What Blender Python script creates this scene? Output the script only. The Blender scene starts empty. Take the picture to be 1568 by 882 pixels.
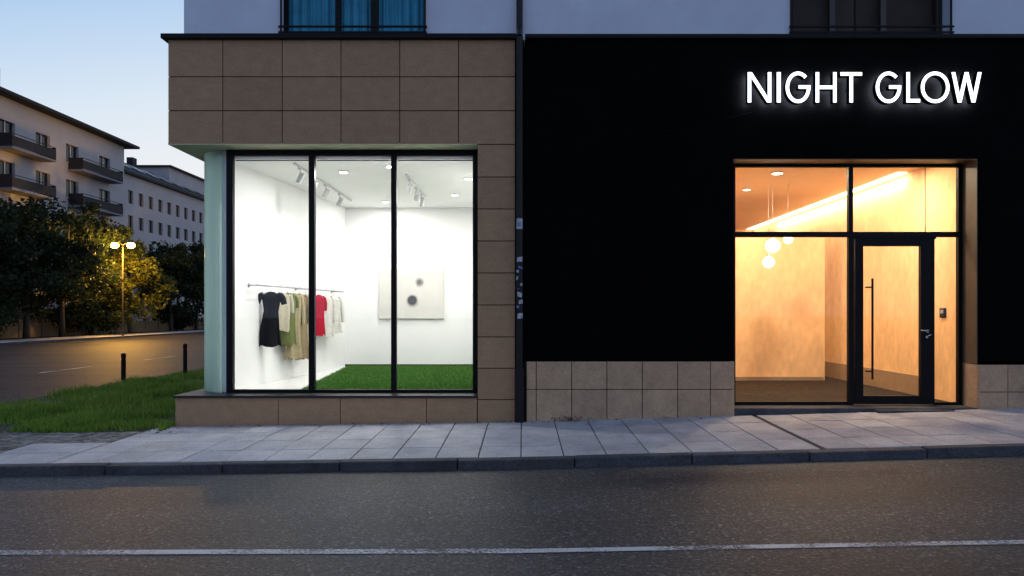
import bpy, math, random
import numpy as np
from mathutils import Vector, Matrix
random.seed(7); rng=np.random.default_rng(7)
S=bpy.context.scene
C=bpy.context.collection
# ------------------------------------------------------------------ materials
def newmat(name):
    m=bpy.data.materials.new(name); m.use_nodes=True
    nt=m.node_tree; b=nt.nodes['Principled BSDF']; return m,nt,b
def N(nt,t,**k):
    n=nt.nodes.new(t)
    for a,v in k.items(): setattr(n,a,v)
    return n
def pmat(name,col,rough=0.7,nscale=3.0,namt=0.12,bscale=60,bump=0.0,bdist=0.01,metal=0,spec=0.5,island=0.0,grain=0.0,gscale=200,stretch=None):
    m,nt,b=newmat(name); L=nt.links.new
    tc=N(nt,'ShaderNodeTexCoord'); src=tc.outputs['Object']
    if stretch:
        mp=N(nt,'ShaderNodeMapping'); mp.inputs['Scale'].default_value=stretch; L(src,mp.inputs[0]); src=mp.outputs[0]
    no=N(nt,'ShaderNodeTexNoise'); no.inputs['Scale'].default_value=nscale; no.inputs['Detail'].default_value=4; no.inputs['Roughness'].default_value=0.65
    L(src,no.inputs['Vector'])
    mr=N(nt,'ShaderNodeMapRange'); mr.inputs[1].default_value=0.3; mr.inputs[2].default_value=0.7
    mr.inputs[3].default_value=1-namt; mr.inputs[4].default_value=1+namt; L(no.outputs['Fac'],mr.inputs[0])
    val=mr.outputs[0]
    if island>0:
        g=N(nt,'ShaderNodeNewGeometry'); r=N(nt,'ShaderNodeMapRange'); r.inputs[3].default_value=1-island; r.inputs[4].default_value=1+island
        L(g.outputs['Random Per Island'],r.inputs[0])
        mu=N(nt,'ShaderNodeMath',operation='MULTIPLY'); L(val,mu.inputs[0]); L(r.outputs[0],mu.inputs[1]); val=mu.outputs[0]
    if grain>0:
        n2=N(nt,'ShaderNodeTexNoise'); n2.inputs['Scale'].default_value=gscale; n2.inputs['Detail'].default_value=2
        L(src,n2.inputs['Vector'])
        r=N(nt,'ShaderNodeMapRange'); r.inputs[1].default_value=0.3; r.inputs[2].default_value=0.7; r.inputs[3].default_value=1-grain; r.inputs[4].default_value=1+grain
        L(n2.outputs['Fac'],r.inputs[0])
        mu=N(nt,'ShaderNodeMath',operation='MULTIPLY'); L(val,mu.inputs[0]); L(r.outputs[0],mu.inputs[1]); val=mu.outputs[0]
    vm=N(nt,'ShaderNodeVectorMath',operation='SCALE'); vm.inputs[0].default_value=col; L(val,vm.inputs['Scale'])
    L(vm.outputs[0],b.inputs['Base Color'])
    b.inputs['Roughness'].default_value=rough; b.inputs['Metallic'].default_value=metal; b.inputs['Specular IOR Level'].default_value=spec
    if bump>0:
        n3=N(nt,'ShaderNodeTexNoise'); n3.inputs['Scale'].default_value=bscale; n3.inputs['Detail'].default_value=3; L(src,n3.inputs['Vector'])
        bp=N(nt,'ShaderNodeBump'); bp.inputs['Strength'].default_value=bump; bp.inputs['Distance'].default_value=bdist
        L(n3.outputs['Fac'],bp.inputs['Height']); L(bp.outputs[0],b.inputs['Normal'])
    return m
def emat(name,col,st):
    m,nt,b=newmat(name); b.inputs['Base Color'].default_value=(*col,1)
    b.inputs['Emission Color'].default_value=(*col,1); b.inputs['Emission Strength'].default_value=st; return m
def glassmat(name,tint=(1,1,1),ior=1.45,mult=1.0,rough=0.0):
    m,nt,b=newmat(name); nt.nodes.remove(b); L=nt.links.new; o=nt.nodes['Material Output']
    t=N(nt,'ShaderNodeBsdfTransparent'); t.inputs[0].default_value=(*tint,1)
    g=N(nt,'ShaderNodeBsdfGlossy'); g.inputs['Roughness'].default_value=rough
    no=N(nt,'ShaderNodeTexNoise'); no.inputs['Scale'].default_value=0.8
    bp=N(nt,'ShaderNodeBump'); bp.inputs['Strength'].default_value=0.03; L(no.outputs['Fac'],bp.inputs['Height']); L(bp.outputs[0],g.inputs['Normal'])
    f=N(nt,'ShaderNodeFresnel'); f.inputs[0].default_value=ior
    mu=N(nt,'ShaderNodeMath',operation='MULTIPLY'); mu.inputs[1].default_value=mult; L(f.outputs[0],mu.inputs[0])
    mx=N(nt,'ShaderNodeMixShader'); L(mu.outputs[0],mx.inputs[0]); L(t.outputs[0],mx.inputs[1]); L(g.outputs[0],mx.inputs[2]); L(mx.outputs[0],o.inputs[0])
    return m
M={}
M['tile']=pmat('brown_stone_tile',(0.335,0.205,0.112),0.6,5,0.12,90,0.15,0.003,spec=.2,island=0.07,grain=0.15,gscale=40,stretch=(1,1,1.8))
M['tile2']=pmat('plinth_stone_tile',(0.40,0.265,0.165),0.6,4,0.15,90,0.15,0.003,spec=.2,island=0.08,grain=0.14,gscale=45)
M['joint']=pmat('joint_dark',(0.018,0.013,0.011),0.9)
M['blackwall']=pmat('black_cladding',(0.0012,0.0012,0.0014),0.7,2,0.3,30,0.1,0.003,spec=0.03,island=0.25)
M['frame']=pmat('black_metal_frame',(0.0045,0.0045,0.005),0.45,8,0.2,spec=0.13)
M['render']=pmat('white_render_wall',(0.55,0.58,0.66),0.85,1.2,0.08,180,0.3,0.004,grain=0.06,gscale=50)
M['soffit']=pmat('soffit_panel',(0.52,0.54,0.34),0.7,3,0.08)
M['white']=pmat('white_painted_wall',(0.82,0.82,0.81),0.8,1.5,0.02)
M['floorw']=pmat('pale_floor',(0.7,0.7,0.68),0.4,2,0.04)
M['grey']=pmat('grey_metal',(0.35,0.35,0.36),0.4,8,0.1,metal=0.3)
M['whitemetal']=pmat('white_metal',(0.5,0.5,0.5),0.4,8,0.05)
M['chrome']=pmat('steel',(0.6,0.6,0.62),0.25,8,0.05,metal=1)
M['peach']=pmat('peach_plaster',(0.80,0.535,0.29),0.8,1.8,0.12,14,0.15,0.01,grain=0.08,gscale=9,stretch=(1,1,.5))
M['peachceil']=pmat('peach_ceiling',(0.80,0.55,0.33),0.8,1.0,0.05)
M['darkfloor']=pmat('entrance_mat_floor',(0.026,0.019,0.015),0.85,8,0.4,60,0.6,0.02,spec=.15,grain=0.7,gscale=30)
M['dado']=pmat('skirting_stone',(0.30,0.22,0.15),0.6,5,0.1)
M['slab']=pmat('pavement_slab',(0.37,0.36,0.37),0.8,2.2,0.20,80,0.35,0.004,spec=.25,island=0.10,grain=0.18,gscale=50)
M['cobble']=pmat('cobble_stone',(0.19,0.17,0.15),0.85,2.5,0.25,60,0.4,0.006,spec=.2,island=0.4,grain=0.15,gscale=60)
M['kerb']=pmat('kerb_stone',(0.050,0.050,0.056),0.8,3,0.4,70,0.5,0.006,spec=.25,island=0.18,grain=0.3,gscale=50)
M['soil']=pmat('soil_ground',(0.04,0.034,0.025),0.95,4,0.4,20,0.6,0.03,grain=0.3,gscale=30)
M['sill']=pmat('black_sill',(0.015,0.016,0.018),0.4,5,0.2,spec=.3)
M['bark']=pmat('bark',(0.04,0.03,0.022),0.9,8,0.3)
M['farwall']=pmat('pale_grey_render',(0.34,0.32,0.34),0.9,0.3,0.10)
M['farwall2']=pmat('grey_render',(0.15,0.15,0.18),0.9,0.3,0.10)
M['ochre']=pmat('ochre_base',(0.12,0.08,0.04),0.9,0.6,0.3)
M['roof']=pmat('dark_roof',(0.018,0.018,0.022),0.7,2,0.2,spec=.2)
M['darkglass']=pmat('dark_window_glass',(0.008,0.009,0.012),0.15,2,0.2,spec=.3)
M['glass']=glassmat('clear_glass',(0.97,0.985,0.975))
M['curtain']=pmat('blue_curtain',(0.04,0.27,0.40),0.8,3,0.2)
M['darkroom']=pmat('dark_room',(0.03,0.022,0.018),0.9)
M['brownframe']=pmat('brown_window_frame',(0.03,0.02,0.016),0.5)
M['brownblind']=pmat('brown_blind',(0.03,0.02,0.014),0.8,5,.3)
M['pipe']=pmat('black_pipe',(0.005,0.005,0.006),0.4,5,0.3,spec=.25)
M['sticker']=pmat('paper_sticker',(0.34,0.36,0.40),0.6,60,0.8)
M['stickerb']=pmat('paper_sticker_blue',(0.10,0.16,0.32),0.6,60,0.6)
M['canvas']=pmat('canvas_panel',(0.62,0.60,0.56),0.9,3,0.03)
M['artblack']=pmat('art_black',(0.05,0.05,0.06),0.6)
M['artring']=pmat('art_ring',(0.36,0.35,0.33),0.6)
M['artgrey']=pmat('art_grey',(0.14,0.14,0.14),0.6)
def asphalt(name,col,spec,bd=.012):
    m,nt,b=newmat(name); L=nt.links.new
    tc=N(nt,'ShaderNodeTexCoord'); src=tc.outputs['Object']
    big=N(nt,'ShaderNodeTexNoise'); big.inputs['Scale'].default_value=0.5; big.inputs['Detail'].default_value=5
    mp=N(nt,'ShaderNodeMapping'); mp.inputs['Scale'].default_value=(0.35,1.6,1); L(src,mp.inputs[0]); L(mp.outputs[0],big.inputs['Vector'])
    fine=N(nt,'ShaderNodeTexNoise'); fine.inputs['Scale'].default_value=38; fine.inputs['Detail'].default_value=3; fine.inputs['Roughness'].default_value=0.8; L(src,fine.inputs['Vector'])
    vo=N(nt,'ShaderNodeTexVoronoi'); vo.inputs['Scale'].default_value=48; L(src,vo.inputs['Vector'])
    r1=N(nt,'ShaderNodeMapRange'); r1.inputs[1].default_value=.3; r1.inputs[2].default_value=.7; r1.inputs[3].default_value=.66; r1.inputs[4].default_value=1.32; L(big.outputs['Fac'],r1.inputs[0])
    r2=N(nt,'ShaderNodeMapRange'); r2.inputs[1].default_value=.36; r2.inputs[2].default_value=.66; r2.inputs[3].default_value=.2; r2.inputs[4].default_value=2.0; L(fine.outputs['Fac'],r2.inputs[0])
    mu=N(nt,'ShaderNodeMath',operation='MULTIPLY'); L(r1.outputs[0],mu.inputs[0]); L(r2.outputs[0],mu.inputs[1])
    sep=N(nt,'ShaderNodeSeparateColor'); L(vo.outputs['Color'],sep.inputs[0])
    r3=N(nt,'ShaderNodeMapRange'); r3.inputs[1].default_value=.8; r3.inputs[2].default_value=1; r3.inputs[3].default_value=1; r3.inputs[4].default_value=3.0; L(sep.outputs[0],r3.inputs[0])
    mu2=N(nt,'ShaderNodeMath',operation='MULTIPLY'); L(mu.outputs[0],mu2.inputs[0]); L(r3.outputs[0],mu2.inputs[1])
    vc=N(nt,'ShaderNodeTexVoronoi',feature='DISTANCE_TO_EDGE'); vc.inputs['Scale'].default_value=0.30
    nd=N(nt,'ShaderNodeTexNoise'); nd.inputs['Scale'].default_value=1.7; nd.inputs['Detail'].default_value=5; L(src,nd.inputs['Vector'])
    ad=N(nt,'ShaderNodeVectorMath',operation='ADD'); L(src,ad.inputs[0]); L(nd.outputs['Color'],ad.inputs[1]); L(ad.outputs[0],vc.inputs['Vector'])
    r4=N(nt,'ShaderNodeMapRange'); r4.inputs[1].default_value=0; r4.inputs[2].default_value=.004; r4.inputs[3].default_value=.6; r4.inputs[4].default_value=1; L(vc.outputs['Distance'],r4.inputs[0])
    mu3=N(nt,'ShaderNodeMath',operation='MULTIPLY'); L(mu2.outputs[0],mu3.inputs[0]); L(r4.outputs[0],mu3.inputs[1])
    vm=N(nt,'ShaderNodeVectorMath',operation='SCALE'); vm.inputs[0].default_value=col; L(mu3.outputs[0],vm.inputs['Scale']); L(vm.outputs[0],b.inputs['Base Color'])
    b.inputs['Roughness'].default_value=.58; b.inputs['Specular IOR Level'].default_value=spec
    bp=N(nt,'ShaderNodeBump'); bp.inputs['Strength'].default_value=1; bp.inputs['Distance'].default_value=bd; L(fine.outputs['Fac'],bp.inputs['Height']); L(bp.outputs[0],b.inputs['Normal'])
    return m
M['asphalt']=asphalt('asphalt',(0.041,0.040,0.042),.3)
M['asphalt2']=asphalt('asphalt_side',(0.026,0.025,0.028),.08)
def paint():
    m,nt,b=newmat('road_paint'); L=nt.links.new; o=nt.nodes['Material Output']
    tc=N(nt,'ShaderNodeTexCoord'); n=N(nt,'ShaderNodeTexNoise'); n.inputs['Scale'].default_value=40; n.inputs['Detail'].default_value=5; n.inputs['Roughness'].default_value=.75; L(tc.outputs['Object'],n.inputs['Vector'])
    n2=N(nt,'ShaderNodeTexNoise'); n2.inputs['Scale'].default_value=1.3; L(tc.outputs['Object'],n2.inputs['Vector'])
    a=N(nt,'ShaderNodeMath',operation='ADD'); L(n.outputs['Fac'],a.inputs[0]); L(n2.outputs['Fac'],a.inputs[1])
    r=N(nt,'ShaderNodeMapRange'); r.inputs[1].default_value=.94; r.inputs[2].default_value=1.2; L(a.outputs[0],r.inputs[0])
    b.inputs['Base Color'].default_value=(.52,.51,.50,1); b.inputs['Roughness'].default_value=.6
    t=N(nt,'ShaderNodeBsdfTransparent'); mx=N(nt,'ShaderNodeMixShader'); L(r.outputs[0],mx.inputs[0]); L(b.outputs[0],mx.inputs[1]); L(t.outputs[0],mx.inputs[2]); L(mx.outputs[0],o.inputs[0])
    return m
M['paint']=paint()
def leafmat(name,c1,c2,trans=0.3):
    m,nt,b=newmat(name); L=nt.links.new; o=nt.nodes['Material Output']
    g=N(nt,'ShaderNodeNewGeometry'); mx=N(nt,'ShaderNodeMix',data_type='RGBA'); mx.inputs['A'].default_value=(*c1,1); mx.inputs['B'].default_value=(*c2,1)
    L(g.outputs['Random Per Island'],mx.inputs['Factor']); L(mx.outputs['Result'],b.inputs['Base Color']); b.inputs['Roughness'].default_value=.6; b.inputs['Specular IOR Level'].default_value=.12
    t=N(nt,'ShaderNodeBsdfTranslucent'); L(mx.outputs['Result'],t.inputs[0]); s=N(nt,'ShaderNodeMixShader'); s.inputs[0].default_value=trans
    L(b.outputs[0],s.inputs[1]); L(t.outputs[0],s.inputs[2]); L(s.outputs[0],o.inputs[0]); return m
M['leaf']=leafmat('tree_leaves',(0.010,0.018,0.010),(0.028,0.042,0.016))
M['leaf_lamplit']=leafmat('lamplit_tree_leaves',(0.035,0.045,0.010),(0.10,0.11,0.025),.4)  # lamplight painted into the leaf colour: brighter, yellower copy for the tree by the lamp
M['grassb']=leafmat('grass_blades',(0.06,0.14,0.015),(0.30,0.42,0.07))
M['turf']=leafmat('artificial_turf',(0.04,0.12,0.018),(0.10,0.23,0.04),0.1)
M['dryleaf']=leafmat('dry_leaves',(0.05,0.03,0.018),(0.14,0.09,0.05))
def frosted():
    m,nt,b=newmat('frosted_green_glass'); L=nt.links.new; o=nt.nodes['Material Output']
    b.inputs['Base Color'].default_value=(.34,.46,.40,1); b.inputs['Roughness'].default_value=.12
    n=N(nt,'ShaderNodeTexNoise'); n.inputs['Scale'].default_value=1.5
    t=N(nt,'ShaderNodeBsdfTranslucent'); t.inputs[0].default_value=(.64,.84,.72,1)
    mx=N(nt,'ShaderNodeMixShader'); r=N(nt,'ShaderNodeMapRange'); r.inputs[3].default_value=.5; r.inputs[4].default_value=.6; L(n.outputs['Fac'],r.inputs[0]); L(r.outputs[0],mx.inputs[0])
    L(b.outputs[0],mx.inputs[1]); L(t.outputs[0],mx.inputs[2]); L(mx.outputs[0],o.inputs[0]); return m
M['frost']=frosted()
M['em_white']=emat('lamp_white',(1,.98,.95),6)
M['em_warm']=emat('lamp_warm',(1,.82,.58),9)
M['em_globe']=emat('lamp_globe',(1,.88,.7),5)
M['em_orange']=emat('lamp_sodium',(1,.55,.10),30)
M['em_sign']=emat('sign_face',(.93,.96,1),2.2)
M['em_back']=emat('sign_back_glow',(.8,.88,1),42)
M['win_dim']=emat('dim_lit_window',(.5,.28,.08),.25)
# ------------------------------------------------------------------ mesh builder
def empty(name,parent=None):
    e=bpy.data.objects.new(name,None); C.objects.link(e)
    if parent: e.parent=parent
    return e
class MB:
    def __init__(s): s.v=[];s.f=[];s.m=[]
    def poly(s,pts,mat=0):
        i=len(s.v); s.v+= [tuple(p) for p in pts]; s.f.append(tuple(range(i,i+len(pts)))); s.m.append(mat)
    def hexa(s,p,mat=0):
        i=len(s.v); s.v+=[tuple(q) for q in p]
        for f in ((0,3,2,1),(4,5,6,7),(0,1,5,4),(1,2,6,5),(2,3,7,6),(3,0,4,7)):
            s.f.append(tuple(i+k for k in f)); s.m.append(mat)
    def box(s,x0,x1,y0,y1,z0,z1,mat=0):
        s.hexa([(x0,y0,z0),(x1,y0,z0),(x1,y1,z0),(x0,y1,z0),(x0,y0,z1),(x1,y0,z1),(x1,y1,z1),(x0,y1,z1)],mat)
    def prism(s,pts,z0,z1,mat=0):
        i=len(s.v);n=len(pts); s.v+=[(p[0],p[1],z0) for p in pts]+[(p[0],p[1],z1) for p in pts]
        s.f.append(tuple(i+n-1-k for k in range(n)));s.m.append(mat); s.f.append(tuple(i+n+k for k in range(n)));s.m.append(mat)
        for k in range(n):
            k2=(k+1)%n; s.f.append((i+k,i+k2,i+n+k2,i+n+k)); s.m.append(mat)
    def tube(s,pts,rads,seg=12,mat=0,cap=True):
        pts=[Vector(p) for p in pts]; n=len(pts)
        if not hasattr(rads,'__len__'): rads=[rads]*n
        i0=len(s.v); up=None
        for k,p in enumerate(pts):
            t=(pts[min(k+1,n-1)]-pts[max(k-1,0)]).normalized()
            if up is None: up=t.orthogonal().normalized()
            up=(up-t*up.dot(t)).normalized(); w=t.cross(up)
            for j in range(seg):
                a=2*math.pi*j/seg; s.v.append(tuple(p+(up*math.cos(a)+w*math.sin(a))*rads[k]))
        for k in range(n-1):
            for j in range(seg):
                j2=(j+1)%seg; a=i0+k*seg
                s.f.append((a+j,a+j2,a+seg+j2,a+seg+j)); s.m.append(mat)
        if cap:
            s.f.append(tuple(i0+seg-1-j for j in range(seg)));s.m.append(mat)
            s.f.append(tuple(i0+(n-1)*seg+j for j in range(seg)));s.m.append(mat)
    def wall(s,x0,x1,y0,y1,z0,z1,ops,mat=0):
        xs=sorted({x0,x1}|{min(max(o[k],x0),x1) for o in ops for k in (0,1)}); zs=sorted({z0,z1}|{min(max(o[k],z0),z1) for o in ops for k in (2,3)})
        for a,b in zip(xs,xs[1:]):
            for c,d in zip(zs,zs[1:]):
                mx,mz=(a+b)/2,(c+d)/2
                if any(o[0]<mx<o[1] and o[2]<mz<o[3] for o in ops): continue
                s.box(a,b,y0,y1,c,d,mat)
    def sphere(s,c,r,mat=0,seg=20,rings=12,sz=1):
        i0=len(s.v)
        for a in range(rings+1):
            th=math.pi*a/rings
            for b in range(seg):
                ph=2*math.pi*b/seg; s.v.append((c[0]+r*math.sin(th)*math.cos(ph),c[1]+r*math.sin(th)*math.sin(ph),c[2]+r*sz*math.cos(th)))
        for a in range(rings):
            for b in range(seg):
                b2=(b+1)%seg; s.f.append((i0+a*seg+b,i0+(a+1)*seg+b,i0+(a+1)*seg+b2,i0+a*seg+b2)); s.m.append(mat)
    def build(s,name,mats,parent=None,bevel=0,smooth=False,mtx=None,bseg=1):
        me=bpy.data.meshes.new(name); me.from_pydata(s.v,[],s.f); me.update()
        for m in mats: me.materials.append(M[m])
        me.polygons.foreach_set('material_index',s.m)
        if smooth: me.polygons.foreach_set('use_smooth',[True]*len(s.f))
        o=bpy.data.objects.new(name,me); C.objects.link(o)
        if parent: o.parent=parent
        if mtx is not None: o.matrix_world=mtx
        if bevel:
            b=o.modifiers.new('bevel','BEVEL'); b.width=bevel; b.segments=bseg; b.limit_method='ANGLE'
        return o
def fastmesh(name,V,F,mats,parent=None,midx=None):
    me=bpy.data.meshes.new(name); nv=len(V); nf,k=F.shape
    me.vertices.add(nv); me.vertices.foreach_set('co',V.astype(np.float32).ravel())
    me.loops.add(nf*k); me.loops.foreach_set('vertex_index',F.astype(np.int32).ravel())
    me.polygons.add(nf); me.polygons.foreach_set('loop_start',np.arange(0,nf*k,k,dtype=np.int32))
    me.update(calc_edges=True); me.validate()
    for m in mats: me.materials.append(M[m])
    o=bpy.data.objects.new(name,me); C.objects.link(o)
    if parent: o.parent=parent
    return o
def light(name,kind,loc,power,col,parent,**k):
    l=bpy.data.lights.new(name,kind); l.energy=power; l.color=col
    rot=k.pop('rot',None)
    for a,v in k.items(): setattr(l,a,v)
    o=bpy.data.objects.new(name,l); C.objects.link(o); o.location=loc
    if rot: o.rotation_euler=rot
    o.parent=parent; return o
# ------------------------------------------------------------------ ground
def f(x):
    x=max(-6.5,min(14,x)); return -0.05+(0.027*x if x>0 else 0.014*x)
def gp(x,y): return f(x)+0.012*max(-2.65,min(0,y))
XB=[-400,-60,-31,-10,-6.5,0,14,60,400]
def sheet(name,mat,x0,x1,y0,y1,dz,ys=None):
    mb=MB(); xs=sorted({x0,x1}|{x for x in XB if x0<x<x1})
    for a,b in zip(xs,xs[1:]):
        mb.poly([(a,y0,f(a)+dz),(b,y0,f(b)+dz),(b,y1,f(b)+dz),(a,y1,f(a)+dz)])
    return mb.build(name,[mat])
sheet('ground','soil',-400,400,-300,600,-0.20)
sheet('road','asphalt',-400,400,-16,-2.66,-0.132)
sheet('side_road','asphalt2',-31,-10.3,-2.66,300,-0.1325)
mb=MB()
def rmark(x0,x1,ya,yb,w):
    n=12
    for k in range(n):
        a=x0+(x1-x0)*k/n; b=x0+(x1-x0)*(k+1)/n; y=lambda x: ya+(yb-ya)*(x-x0)/(x1-x0)
        mb.poly([(a,y(a)-w/2,f(a)-.126),(b,y(b)-w/2,f(b)-.126),(b,y(b)+w/2,f(b)-.126),(a,y(a)+w/2,f(a)-.126)])
rmark(-6.5,0,-5.21,-5.42,.10); rmark(0,14,-5.42,-5.78,.085)
mb.build('road_marking_line',['paint'])
mb=MB()
for y in (-1,5.0,11.2,17.2,23.2,29.2,35.2,41.2,47.2,53):
    z=f(-10)-.126; x=-15.2
    mb.poly([(x-.07,y,z),(x+.07,y,z),(x+.07,y+2.6,z),(x-.07,y+2.6,z)])
mb.poly([(-10.75,-1,z),(-10.65,-1,z),(-10.65,120,z),(-10.75,120,z)])
mb.build('side_road_marking_lines',['paint'])
mb=MB(); mj=MB()
def slabs(mb,x0,x1,y0,y1,w,d,g,th=.05,jit=.002):
    x=x0
    while x<x1-1e-6:
        xe=min(x+w,x1); y=y0
        while y<y1-1e-6:
            ye=min(y+d,y1); j=random.uniform(-jit,jit); j2=random.uniform(-jit,jit)
            a,b,c,e=x+g/2,xe-g/2,y+g/2,ye-g/2
            mb.hexa([(a,c,gp(a,c)-th),(b,c,gp(b,c)-th),(b,e,gp(b,e)-th),(a,e,gp(a,e)-th),(a,c,gp(a,c)+j),(b,c,gp(b,c)+j2),(b,e,gp(b,e)+j2),(a,e,gp(a,e)+j)])
            y=ye
        x=xe
slabs(mb,-5.55,3.5,-2.49,-.03,.503,.615,.014,jit=.003)
slabs(mb,3.56,16,-2.49,-.03,.503,.615,.014,jit=.003)
slabs(mb,-6.6,-5.55,-2.49,-1.25,.503,.62,.014,jit=.004)
pav=empty('pavement')
mb.build('slabs',['slab'],pav,bevel=.004)
mb=MB(); slabs(mb,-10.1,-5.55,-1.25,-.45,.11,.10,.014,jit=.008); slabs(mb,-10.1,-6.6,-2.49,-1.25,.12,.11,.014,jit=.008); mb.build('cobbles',['cobble'],pav,bevel=.01)
for a,b in ((-10.25,-6.5),(-6.5,0),(0,14),(14,16)):
    mj.poly([(a,-2.5,gp(a,-2.5)-.014),(b,-2.5,gp(b,-2.5)-.014),(b,0.2,gp(b,0)-.014),(a,0.2,gp(a,0)-.014)])
mj.build('joint_bed',['soil'],pav)
mb=MB(); x=-10.2
while x<16:
    xe=x+1.35; a,b=x+.006,xe-.006; j=random.uniform(-.008,.008); jz=random.uniform(-.006,.008)
    y0,y1=-2.65+j,-2.50
    mb.hexa([(a,y0-.01,f(a)-.2),(b,y0-.01,f(b)-.2),(b,y1,f(b)-.2),(a,y1,f(a)-.2),(a,y0,gp(a,y0)+jz),(b,y0,gp(b,y0)+jz),(b,y1,gp(b,y1)+jz),(a,y1,gp(a,y1)+jz)]); x=xe
y=-2.4
while y<90:
    z=f(-10); mb.box(-10.3,-10.15,y+.006,y+1.19,z-.2,z-.02); y+=1.2
mb.build('kerb',['kerb'],bevel=.015,bseg=2)
# grass
sheetg=MB(); z=f(-10)
sheetg.poly([(-10.15,-.45,z-.03),(-5.3,-.45,f(-5.3)-.03),(-5.3,110,f(-5.3)-.03),(-10.15,110,z-.03)])
lawn=empty('grass'); sheetg.build('grass_soil',['soil'],lawn)
def blades(name,n,X,Y,Z,h0,h1,w,mat,parent,hm=None):
    a=rng.uniform(0,2*np.pi,n); h=rng.uniform(h0,h1,n)
    if hm is not None: h=h*hm
    le=rng.normal(0,.4,(n,2))*h[:,None]
    dx=np.cos(a)*w/2; dy=np.sin(a)*w/2
    V=np.zeros((n,3,3)); V[:,0]=np.stack([X-dx,Y-dy,Z],1); V[:,1]=np.stack([X+dx,Y+dy,Z],1); V[:,2]=np.stack([X+le[:,0],Y+le[:,1],Z+h],1)
    return fastmesh(name,V.reshape(-1,3),np.arange(3*n).reshape(-1,3),[mat],parent)
n=150000
X=rng.uniform(-10.1,-5.32,n); Y=-.45+ (rng.random(n)**1.7)*22
pt=np.sin(X*2.1+Y*.9)*np.sin(Y*1.7-X*.6)+.5*np.sin(X*5.3+np.sin(Y*2))*np.sin(Y*4.7+X)
edge=(Y>-.45+.16*np.sin(X*3)+.1*np.sin(X*11)+.12+.06*rng.normal(size=n))
keep=(rng.random(n)<np.clip(.65+.6*pt,.12,1))&edge; X=X[keep];Y=Y[keep];n=len(X); pt=pt[keep]
fz=-0.05+.014*np.maximum(X,-6.5)
blades('grass_blades',n,X,Y,fz-.03,.05,.14,.014,'grassb',lawn,np.clip(1.0+.6*pt,.45,2.0))
for k in range(60):
    cx=rng.uniform(-9.8,-5.6); cy=rng.uniform(-.3,8); r=rng.uniform(.06,.16); q=200
    X=rng.normal(cx,r,q);Y=np.maximum(rng.normal(cy,r,q),-.42); blades('grass_tuft',q,X,Y,np.full(q,f(cx)-.03),.1,.24,.016,'grassb',lawn)
def bollard(x,y,h):
    z=f(x)-.03; mb=MB()
    mb.tube([(x,y,z-.05),(x,y,z+h*.80)],.055,16); mb.tube([(x,y,z+h*.80),(x,y,z+h*.84)],.045,16); mb.tube([(x,y,z+h*.84),(x,y,z+h*.97),(x,y,z+h)],[.058,.058,.03],16)
    mb.tube([(x,y,z-.02),(x,y,z+.03)],.09,16)
    mb.build('bollard',['frame'])
bollard(-10.0,6.75,.78); bollard(-9.55,9.0,.92); bollard(-9.7,14,.9)
# ------------------------------------------------------------------ shop building
shop=empty('shop_building')
def tilegrid(mb,xs,zs,y0,y1,g=.013,mat=0):
    for a,b in zip(xs,xs[1:]):
        for c,d in zip(zs,zs[1:]): mb.box(a+g/2,b-g/2,y0+random.uniform(0,.0015),y1,c+g/2,d-g/2,mat)
px=lambda p:(p-800)/100.0
pz=lambda p:1.6-(p-480)/100.0
mb=MB()
xs=[px(257),px(341),px(432),px(522),px(612),px(702),px(789)]
zs=[pz(221),pz(169.5),pz(117.5),pz(60)]
tilegrid(mb,xs,zs,0,.03)
zz=[pz(q) for q in (645,612,564,516,467,418,369,320,271,221)]; zz[0]=-.12
tilegrid(mb,[px(731),px(789)],zz,0,.03)
ys=[.035,.9,1.8,2.7,3.6,4.5,5.4,6.3,7.2]
for a,b in zip(ys,ys[1:]):
    for c,d in zip(zs,zs[1:]): mb.box(px(257)+.0,px(257)+.03,a+.005,b-.005,c+.005,d-.005)
mb.build('wall_tiles',['tile'],shop,bevel=.002)
mb=MB()
xs=[px(268),px(426),px(521),px(653),px(731)-.003]
for a,b in zip(xs,xs[1:]): mb.box(a+.005,b-.005,.0,.03,-.2,.305)
ys=[.035,1.2,2.4,3.6,4.8,6,7.2]
for a,b in zip(ys,ys[1:]): mb.box(px(268),px(268)+.03,a+.004,b-.004,-.2,.305)
mb.build('base_tiles',['tile'],shop,bevel=.002)
mb=MB()
xs=[px(p) for p in (806,821,875,929,983,1037,1087,1123)]
tilegrid(mb,xs,[-.1,.44,.87],-.035,-.002,g=.011)
xs=[px(1497),px(1541),px(1595),px(1649),px(1703),px(1757),px(1811),px(1865),px(1919),px(1973)]
tilegrid(mb,xs,[-.1,.40,.82],-.035,-.002,g=.011)
mb.box(px(1497)-.006,px(1497)+.02,-.03,.33,-.05,.815)
mb.box(px(1123)-.02,px(1123)+.006,-.03,.33,-.05,.865)
mb.build('plinth_tiles',['tile2'],shop,bevel=.002)
mb=MB()
mb.box(px(257)+.032,px(789),.031,7.2,4.21,5.78)
mb.box(px(731)+.004,px(789)+.02,.031,7.2,-.2,4.205)
mb.box(px(268)+.032,px(731)+.003,.031,.45,-.2,.30)
mb.box(px(268)+.032,-5.0,.45,7.2,-.2,.30)
mb.box(0.02,px(1123)-.022,.02,.32,-.2,.86)
mb.box(px(1497)+.022,12,.02,.32,-.2,.81)
mb.build('wall_core',['joint'],shop)
mb=MB(); mb.box(px(257)+.002,px(731),.002,1.6,4.186,4.209); mb.build('soffit',['soffit'],shop)
mb=MB(); mb.box(px(249),px(791),-.07,.5,5.79,5.865); mb.box(px(249),px(249)+.35,.5,7.2,5.79,5.865)
mb.box(.04,12,-.05,.5,5.80,5.865); mb.build('roof_coping',['frame'],shop,bevel=.006)
mb=MB(); ex0,ex1,ez1=px(1123),px(1497),pz(243)
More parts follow.
